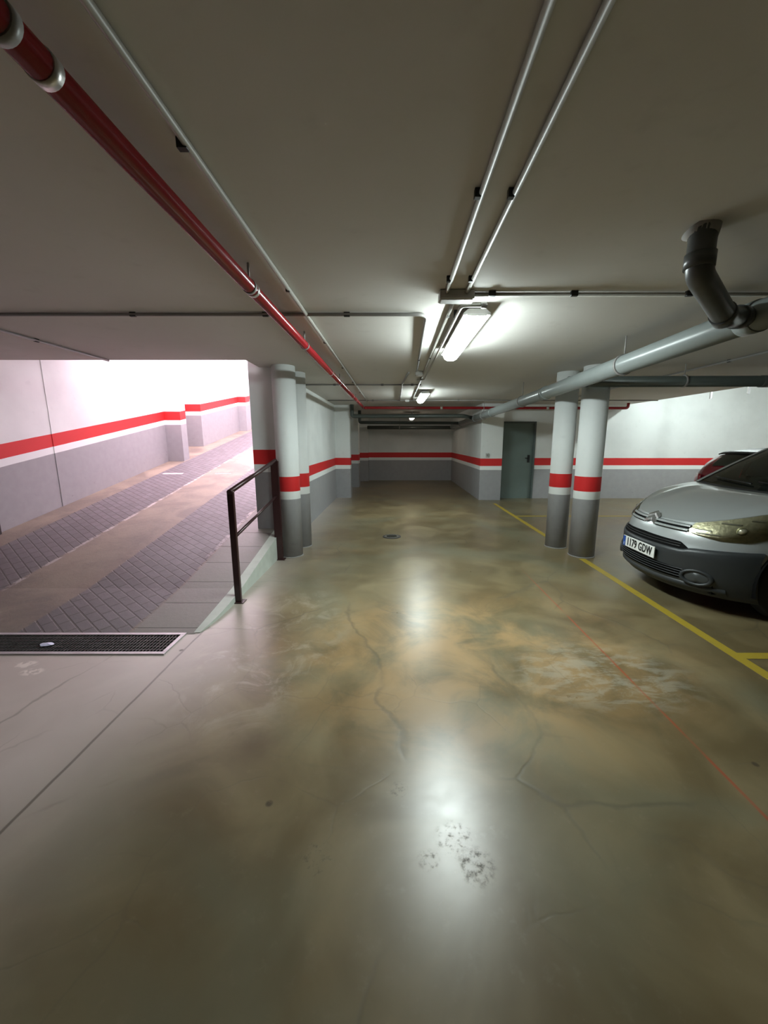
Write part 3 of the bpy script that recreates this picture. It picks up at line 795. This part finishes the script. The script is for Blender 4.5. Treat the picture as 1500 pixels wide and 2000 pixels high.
    for y0, y1 in ((-.62, -.02), (.02, .62)):
        bm = bmesh.new(); pts = []
        for k in range(7):
            yy = lerp(y0, y1, k/6); q = ws(yy/.80, .07+.03*k/6); pts.append((q[0]-.012, q[1], q[2]+.015))
        tube(bm, pts, .008, 8); P('wiper', bm, 'black')
    # A pillars, roof frame, side frames (silver)
    for sg in (-1, 1):
        bm = bmesh.new(); rows = []
        for k in range(13):
            a = k/12; q = Vector(ws(sg, a)); o_ = Vector((interp([(0, 1.16), (1, 2.27)], a), sg*interp([(0, .842), (.5, .752), (1, .672)], a), q.z-.012+.0*a))
            i_ = q+Vector((-.006, 0, .004))
            rows.append([i_, (i_+o_)/2+Vector((-.018, sg*.012, .014)), o_, o_+Vector((.05, 0, -.03))])
        grid(bm, rows); P('windshield_pillar', bm, 'silver')
    bm = bmesh.new(); rows = []
    for s in (2.14, 2.17, 2.3, 2.4, 2.6, 3.2, 3.9, 4.15, 4.26):
        h = interp(RH, s); w = wr(s); r = []
        for i in range(21):
            u = i/20*2-1
            ss = s+(.08*u*u if s < 2.2 else 0)
            hh = (1.70 if s <= 2.14 else (1.712 if s == 2.17 else h+.03))-.035*u*u-.045*abs(u)**6
            r.append((ss, u*(w if abs(u) < .99 else w+.01), hh))
        rows.append(r)
    grid(bm, rows); P('roof', bm, 'silver')
    # side: glass panes and frame
    def sp(s, a):   # point of the side from belt (a=0) to roof edge (a=1)
        zb = interp([(1.13, 1.06), (1.6, 1.10), (4.3, 1.17)], s); zr = interp(RH, s)-.045 if s > 2.25 else interp(RH, s)-.02
        zr = max(zr, zb+.002)
        f = min(1, (zr-zb)/.55); yb = CW-.045; yt = lerp(yb, .668, f)
        return (s, lerp(yb, yt, a), lerp(zb, zr, a))
    stations = [1.13, 1.3, 1.45, 1.65, 1.75, 1.9, 2.05, 2.25, 2.32, 2.6, 2.95, 3.22, 3.30, 3.7, 4.08, 4.16, 4.26]
    panes = [(1.65, 2.25), (2.32, 3.22), (3.30, 4.08)]
    for sg in (-1, 1):
        bmF = bmesh.new()
        for a, b in zip(stations, stations[1:]):
            inpane = any(a >= p0-1e-6 and b <= p1+1e-6 for p0, p1 in panes)
            L = [0, .06, .14, .5, .86, .94, 1]
            for k in range(6):
                q = [sp(a, L[k]), sp(b, L[k]), sp(b, L[k+1]), sp(a, L[k+1])]
                if not (inpane and 1 <= k <= 4 ):
                    bmF.faces.new([bmF.verts.new((x_, sg*y_, z_)) for x_, y_, z_ in q])
        P('window_frame', bmF, 'silver', weld=True)
        for p0, p1 in panes:
            bm = bmesh.new(); n = 6
            grid(bm, [[(lambda q: (q[0], sg*(q[1]-.008), q[2]))(sp(lerp(p0, p1, i/n), a)) for i in range(n+1)] for a in (.05, .35, .65, .95)])
            P('side_window', bm, 'glass')
    bm = bmesh.new(); grid(bm, [[(4.27+.10*(1-abs(i/10-1)**3)+(.02*(1-a)), (i/10-1)*lerp(.80, .655, a), lerp(1.17, 1.68, a)) for i in range(21)] for a in (0, .25, .5, .75, 1)]); P('rear_window', bm, 'glass')
    # --- front bumper (dark), nose band, grilles
    BP = PN*.0+1.12
    zb1 = lambda p: interp([(0, .565), (.46, .565), (.52, .59), (1.0, .625), (1.3, .63)], abs(p))
    bm = bmesh.new()
    def boff(i, j): return .016
    rows = strip(-1.02, 1.02, .165, zb1, 56, 12, .018)
    grid(bm, rows)
    top = rows[-1]; grid(bm, [top, [shell(lerp(-1.02, 1.02, i/56), zb1(lerp(-1.02, 1.02, i/56)), -.004) for i in range(57)]])
    lowr = rows[0]; grid(bm, [lowr, [(x+.22, y*.93, z-.004) for x, y, z in lowr]])
    P('front_bumper', bm, 'bumper', weld=True)
    # lip along the lower edge
    bm = bmesh.new(); grid(bm, strip(-.80, .80, .20, .262, 40, 4, offf=lambda i, j: .018+.022*math.sin(PI*j))); P('bumper_lip', bm, 'bumper')
    # upper slot
    gz0 = lambda p: .566; gz1 = lambda p: interp([(0, .640), (.42, .632), (.50, .585)], abs(p))
    bm = bmesh.new(); grid(bm, strip(-.50, .50, .560, gz1, 40, 3, .012)); ug = P('upper_grille', bm, 'blackmat')
    for zz in (.585, .607):
        bm = bmesh.new(); grid(bm, strip(-.43, .43, zz, zz+.008, 36, 2, offf=lambda i, j: .014+.006*math.sin(PI*j))); car_part('grille_bar', bm, 'black', ug, xf)
    # lower intake
    lz1 = lambda p: interp([(0, .405), (.45, .385), (.56, .33)], abs(p)); lz0 = lambda p: interp([(0, .285), (.45, .285), (.56, .32)], abs(p))
    bm = bmesh.new(); grid(bm, strip(-.56, .56, lz0, lz1, 40, 3, .021)); lg = P('lower_grille', bm, 'blackmat')
    for zz in (.305, .33, .355, .378):
        bm = bmesh.new(); grid(bm, strip(-.50, .50, zz, zz+.007, 36, 2, offf=lambda i, j: .023+.008*math.sin(PI*j))); car_part('grille_bar', bm, 'bumper', lg, xf)
    # twin bars running from the emblem to the headlamps over a dark recess
    for sg in (-1, 1):
        bm = bmesh.new(); grid(bm, strip(sg*.075, sg*.425, .722, .792, 20, 3, .006)); P('grille_recess', bm, 'blackmat')
        for z0, z1 in ((.768, .790), (.730, .752)):
            bm = bmesh.new(); grid(bm, strip(sg*.06, sg*.43, z0, z1, 20, 4, offf=lambda i, j: .010+.014*math.sin(PI*j))); P('grille_bar', bm, 'silver')
    # double chevron emblem
    em = None
    for k, zc_ in enumerate((.772, .722)):
        bm = bmesh.new(); rows = []
        for i in range(13):
            u = i/6-1
            zz = zc_+.038*(1-abs(u))
            th = .022
            c0 = shell(u*.082, zz, .018); c1 = shell(u*.082, zz+th, .026); c2 = shell(u*.082, zz+th*2, .018)
            rows.append([c0, c1, c2])
        grid(bm, rows, smooth=False)
        if em is None: em = P('emblem', bm, 'chrome', solid=.004)
        else: car_part('chevron', bm, 'chrome', em, xf, solid=.004)
    # --- headlights
    for sg in (-1, 1):
        def zt_h(p): return ztop(p)-.004
        zb_h = lambda p: min(interp(HBOT, abs(p)), zt_h(p)-.002)
        bm = bmesh.new(); grid(bm, strip(sg*.44, sg*1.29, zb_h, zt_h, 40, 10, .006)); hd = P('headlight', bm, 'lampbowl')
        hd['label'] = 'pale olive headlight'
        bm = bmesh.new(); grid(bm, strip(sg*.43, sg*1.30, lambda p: zb_h(p)-.004*0, zt_h, 40, 10, offf=lambda i, j: .008+.026*math.sin(PI*min(1, max(0, i)))**.4*math.sin(PI*j)**.5)); car_part('lens', bm, 'lens', hd, xf)
        for pc, zc_, rr_ in ((.80, .79, .040), (.99, .86, .044), (1.12, .92, .03)):
            c = Vector(shell(sg*pc, zc_, .008)); y_, s_, ny, ns = plan(sg*pc)
            nrm = Vector((ns, ny, .15)).normalized(); bm = bmesh.new(); tube(bm, [c-nrm*.01, c+nrm*.012, c+nrm*.006, c-nrm*.0], [rr_, rr_, rr_*.85, rr_*.35], 24, cap=False)
            bw = car_part('bowl', bm, 'lampbowl', hd, xf)
        for pc, zc_ in ((.80, .79), (.99, .86)):
            c = Vector(shell(sg*pc, zc_, .012)); bm = bmesh.new(); bmesh.ops.create_uvsphere(bm, u_segments=12, v_segments=8, radius=.013, matrix=Matrix.Translation(c))
            car_part('bulb', bm, 'chrome', hd, xf)
        for z_, a_, b_ in ((.756, .47, .60), (.728, .50, .68), (.835, .62, .76), (.88, .80, .90)):
            bm = bmesh.new(); grid(bm, strip(sg*a_, sg*b_, z_, z_+.014, 8, 3, offf=lambda i, j: .010+.008*math.sin(PI*j))); car_part('reflector_step', bm, 'chrome', hd, xf)
        # dark outline between lamp, hood and fender
        # fog lamp
        fo = None
        c = Vector(shell(sg*.60, .33, .020)); y_, s_, ny, ns = plan(sg*.60); nrm = Vector((ns, ny, 0)).normalized(); tx = Vector((-nrm.y, nrm.x, 0))
        def ring(rx, rz, d, n=28): return [c+tx*(rx*math.cos(2*PI*i/n))+Vector((0, 0, rz*math.sin(2*PI*i/n)))+nrm*d+Vector((-(0), 0, 0)) for i in range(n+1)]
        bm = bmesh.new(); grid(bm, [ring(.135, .078, -.02), ring(.13, .074, .012), ring(.105, .058, .016), ring(.095, .05, -.002)]); fo = P('fog_light', bm, 'bumper')
        bm = bmesh.new(); grid(bm, [ring(.093, .05, -.002), ring(.06, .048, .004), ring(.001, .001, .007)]); car_part('lens', bm, 'foglens', fo, xf)
        # dark side cladding ahead of the arch handled by bumper; side moulding
        bm = bmesh.new(); grid(bm, [[(s, sg*(CW+o_), z) for s in (1.24, 1.5, 2.2, 2.9, 3.15)] for z, o_ in ((.2, .0), (.26, .015), (.36, .015), (.40, .0))]); P('side_sill', bm, 'bumper')
        bm = bmesh.new(); bx(bm, (1.35, sg*CW-.012, .55), (3.1, sg*CW+.016, .66)); P('side_moulding', bm, 'bumper', bevel=.006)
        for s_ in (1.42, 2.28, 3.25):
            bm = bmesh.new(); tube(bm, [(s_, sg*(CW-.001), .42), (s_, sg*(CW-.004), .95), (s_, sg*(CW-.04), 1.12)], .0035, 6); P('door_gap', bm, 'blackmat')
        bm = bmesh.new(); bx(bm, (2.05, sg*(CW-.03)-.02, .98), (2.2, sg*(CW-.03)+.03, 1.01)); P('door_handle', bm, 'bumper', bevel=.008)
        # door mirror
        bm = bmesh.new(); bmesh.ops.create_uvsphere(bm, u_segments=20, v_segments=12, radius=1, matrix=Matrix.Translation((1.86, sg*.90, 1.19)) @ Matrix.Diagonal((.11, .045, .10, 1)))
        for f in bm.faces: f.smooth = True
        mr = P('door_mirror', bm, 'bumper')
        bm = bmesh.new(); tube(bm, [(1.74, sg*.80, 1.12), (1.78, sg*.89, 1.15)], .025, 12); car_part('mirror_arm', bm, 'bumper', mr, xf)
        # tail lamp
        bm = bmesh.new(); grid(bm, [[(4.22+.02*u, sg*(CW-.035-.02*u), z) for u in (0, .5, 1)] for z in (.85, 1.0, 1.3, 1.5)]); P('tail_light', bm, 'tail', solid=.02)
    bm = bmesh.new(); bx(bm, (4.22, -.84, .28), (4.42, .84, .58)); P('rear_bumper', bm, 'bumper', bevel=.05)
    # --- number plate
    pc = Vector(shell(0, .475, .026))
    bm = bmesh.new(); bx(bm, (pc.x-.012, -.262, .417), (pc.x-.002, .262, .533)); pl = P('number_plate', bm, 'plate_white', bevel=.003)
    bm = bmesh.new(); bx(bm, (pc.x-.014, .216, .421), (pc.x-.011, .258, .529)); car_part('country_band', bm, 'plate_blue', pl, xf)
    for (a, b, c_, d_) in ((-.262, -.258, .417, .533), (.258, .262, .417, .533), (-.262, .262, .417, .421), (-.262, .262, .529, .533)):
        pass
    def text(s, size, y_mid, z_mid, mat, ext=.0012, bold=.0016):
        cu = bpy.data.curves.new('characters', 'FONT'); cu.body = s; cu.size = size; cu.align_x = 'CENTER'; cu.align_y = 'CENTER'; cu.extrude = ext; cu.offset = bold
        cu.space_character = 1.08
        to = bpy.data.objects.new('characters', cu); COL.objects.link(to)
        me = bpy.data.meshes.new_from_object(to.evaluated_get(bpy.context.evaluated_depsgraph_get()))
        bpy.data.objects.remove(to); me.name = 'characters'; me.materials.clear(); me.materials.append(M[mat])
        # text x -> car -y (as read from the front), text y -> z
        for v in me.vertices:
            x_, y_, z_ = v.co; v.co = xf(Vector((pc.x-.0155-z_, y_mid-x_*.84, z_mid+y_*1.2)))
        o = bpy.data.objects.new('characters', me); COL.objects.link(o); o.parent = pl; return o
    text('1179 GDW', .098, -.020, .475, 'black')
    text('E', .032, .237, .445, 'plate_white', .0012, 0)
    # --- interior
    bm = bmesh.new(); grid(bm, [[(lerp(1.14, 1.68, a)+.02, y, 1.045+.035*math.sin(PI*a)+.02*a) for y in (-.76, -.4, 0, .4, .76)] for a in (0, .25, .5, .75, 1)])
    grid(bm, [[(1.70, y, z) for y in (-.72, 0, .72)] for z in (1.065, .55)]); P('dashboard', bm, 'dash')
    bm = bmesh.new(); tube(bm, [(1.75+.07*math.sin(2*PI*i/24), -.36+.18*math.cos(2*PI*i/24), 1.08+.17*math.sin(2*PI*i/24)) for i in range(25)], .014, 8); tube(bm, [(1.6, -.36, 1.0), (1.75, -.36, 1.08)], .03, 8); P('steering_wheel', bm, 'black')
    for yy in (-.38, .38):
        for ss in (2.15, 3.1):
            bm = bmesh.new(); bx(bm, (ss-.1, yy-.25, .45), (ss+.4, yy+.25, .62)); bx(bm, (ss+.3, yy-.24, .6), (ss+.44, yy+.24, 1.22)); bx(bm, (ss+.33, yy-.13, 1.26), (ss+.42, yy+.13, 1.45)); P('seat', bm, 'cloth', bevel=.04)
    bm = bmesh.new(); bx(bm, (2.02, -.09, 1.54), (2.05, .09, 1.60)); P('rear_view_mirror', bm, 'black', bevel=.01)
    # --- wheels
    for ax, az in ARCH:
        for sg in (-1, 1):
            R_ = .318; bm = bmesh.new(); pr = [(.13, .205), (.10, .21), (.085, .29), (.06, R_-.006), (0, R_), (-.06, R_), (-.10, R_-.01), (-.11, .25), (-.10, .205)]
            rows = [[(ax+r_*math.cos(2*PI*k/40), sg*(CW-.10+w_*.75-.02), R_+r_*math.sin(2*PI*k/40)) for k in range(41)] for w_, r_ in pr]
            grid(bm, rows); wh = P('wheel', bm, 'tyre')
            bm = bmesh.new(); rows = [[(ax+r_*math.cos(2*PI*k/40), sg*(CW-.10+w_), R_+r_*math.sin(2*PI*k/40)) for k in range(41)] for w_, r_ in ((.07, .208), (.05, .19), (.035, .12), (.055, .07), (.06, .001))]
            grid(bm, rows); car_part('hub_cap', bm, 'alloy', wh, xf)
    return t
NX, NY = 2.61, 3.98
silver_car(NX, NY)

# ---------------------------------------------------------------- dark red hatchback
def red_car(X0, Y0):
    L, Wd, H = 3.95, .84, 1.43
    t = thing('parked_car', 'dark red hatchback showing its tail behind the silver car', 'car', (X0+L/2, Y0, 0))
    xf = lambda c: Vector((c[0]-L/2, c[1], c[2]))
    def P(name, bm, mat, parent=t, **kw): return car_part(name, bm, mat, parent, xf, **kw)
    # stations from the tail (s=0) to the nose: s, half width low, belt z, roof half width, roof z
    st = [(0.00, .60, .60, .45, .62), (.03, .70, .80, .55, .84), (.08, .76, .95, .62, 1.08), (.16, .80, .97, .62, 1.20), (.30, .82, .975, .60, 1.32), (.50, .83, .975, .575, 1.385), (.9, .84, .965, .57, 1.42), (1.5, .84, .955, .57, 1.43), (2.1, .84, .94, .56, 1.38), (2.6, .84, .93, .62, 1.16), (3.0, .83, .91, .68, .95), (3.4, .80, .84, .62, .86), (3.75, .72, .70, .52, .74), (3.95, .55, .50, .42, .52)]
    bm = bmesh.new(); rows = []
    for s, w, zb, wr_, zr in st:
        half = [(w*.93, .22), (w, .32), (w*1.0, .55), (w*.985, zb-.08 if zb > .7 else zb), (w*.95, zb), (lerp(w*.95, wr_, .5), lerp(zb, zr-.03, .55)), (wr_, zr-.035), (wr_*.8, zr-.008), (wr_*.4, zr), (0, zr+.003)]
        r = [(s, y, z) for y, z in half]+[(s, -y, z) for y, z in half[-2::-1]]
        rows.append(r)
    g = grid(bm, rows); bm.faces.new(g[0]); bm.faces.new(g[-1][::-1]); P('body', bm, 'maroon')
    # tail glass following the hatch
    bm = bmesh.new(); grid(bm, [[(s-.018, u*w, z+.006-.02*abs(u)**3) for u in [i/8-1 for i in range(17)]] for s, w, z in ((.115, .42, 1.14), (.155, .43, 1.20), (.225, .43, 1.265), (.31, .43, 1.335))]); P('rear_window', bm, 'glass')
    bm = bmesh.new(); grid(bm, [[(s-.012+.09*u*u*0, u*w, z+.012-.02*abs(u)**3) for u in [i/8-1 for i in range(17)]] for s, w, z in ((.115, .41, 1.135), (.155, .42, 1.195), (.225, .42, 1.26), (.31, .42, 1.33))]); P('tailgate_glass_surround', bm, 'satin')
    bm = bmesh.new(); grid(bm, [[(s+.04*u*u, u*.58, z-.03*abs(u)**3) for u in [i/8-1 for i in range(17)]] for s, z in ((.28, 1.365), (.36, 1.40), (.80, 1.445), (1.6, 1.455), (1.9, 1.44))]); P('roof_spoiler', bm, 'black', solid=.02)
    for sg in (-1, 1):
        bm = bmesh.new(); grid(bm, [[(s-.012, sg*(w+.01), z) for s, w, z in ((.03, .52, za), (.06, .63, za), (.13, .745, za), (.27, .795, za+.01))] for za in (.76, .84, .92, .98)]); P('tail_light', bm, 'tail', solid=.01)
        bm = bmesh.new(); grid(bm, [[(lerp(.75, 2.45, i/8), sg*(lerp(.80, .595, a)+.008), lerp(.98, interp([(.75, 1.35), (1.5, 1.385), (2.1, 1.33), (2.45, 1.18)], lerp(.75, 2.45, i/8)), a)) for i in range(9)] for a in (0, .3, .6, .93)]); P('side_window', bm, 'black')
        for ax in (.68, 3.12):
            R_ = .30; bm = bmesh.new(); pr = [(.10, .20), (.085, .28), (.05, R_), (-.06, R_), (-.10, R_-.01), (-.10, .2)]
            grid(bm, [[(ax+r_*math.cos(2*PI*k/32), sg*(.745+w_), R_+r_*math.sin(2*PI*k/32)) for k in range(33)] for w_, r_ in pr]); wh = P('wheel', bm, 'tyre')
            bm = bmesh.new(); grid(bm, [[(ax+r_*math.cos(2*PI*k/32), sg*(.745+w_), R_+r_*math.sin(2*PI*k/32)) for k in range(33)] for w_, r_ in ((.09, .2), (.06, .12), (.07, .001))]); car_part('hub_cap', bm, 'alloy', wh, xf)
    bm = bmesh.new(); grid(bm, strip_r()); P('rear_bumper', bm, 'maroon')
    bm = bmesh.new(); tube(bm, [(.08, .02, 1.115), (.085, -.34, 1.14)], .009, 8); tube(bm, [(.07, .0, 1.09), (.09, .03, 1.12)], .018, 8); P('rear_wiper', bm, 'black')
    bm = bmesh.new(); grid(bm, [[(2.09+.5*a, u*lerp(.545, .62, a), 1.395-.225*a) for u in (-1, -.5, 0, .5, 1)] for a in (0, .5, 1)]); P('windshield', bm, 'black')
    return t
def strip_r():
    rows = []
    for z, o in ((.25, .06), (.32, .0), (.45, -.02), (.62, -.03), (.66, .0)):
        rows.append([(o+.16*abs(u)**3, u*.80, z) for u in [i/8-1 for i in range(17)]])
    return rows
red_car(5.45, 6.42)
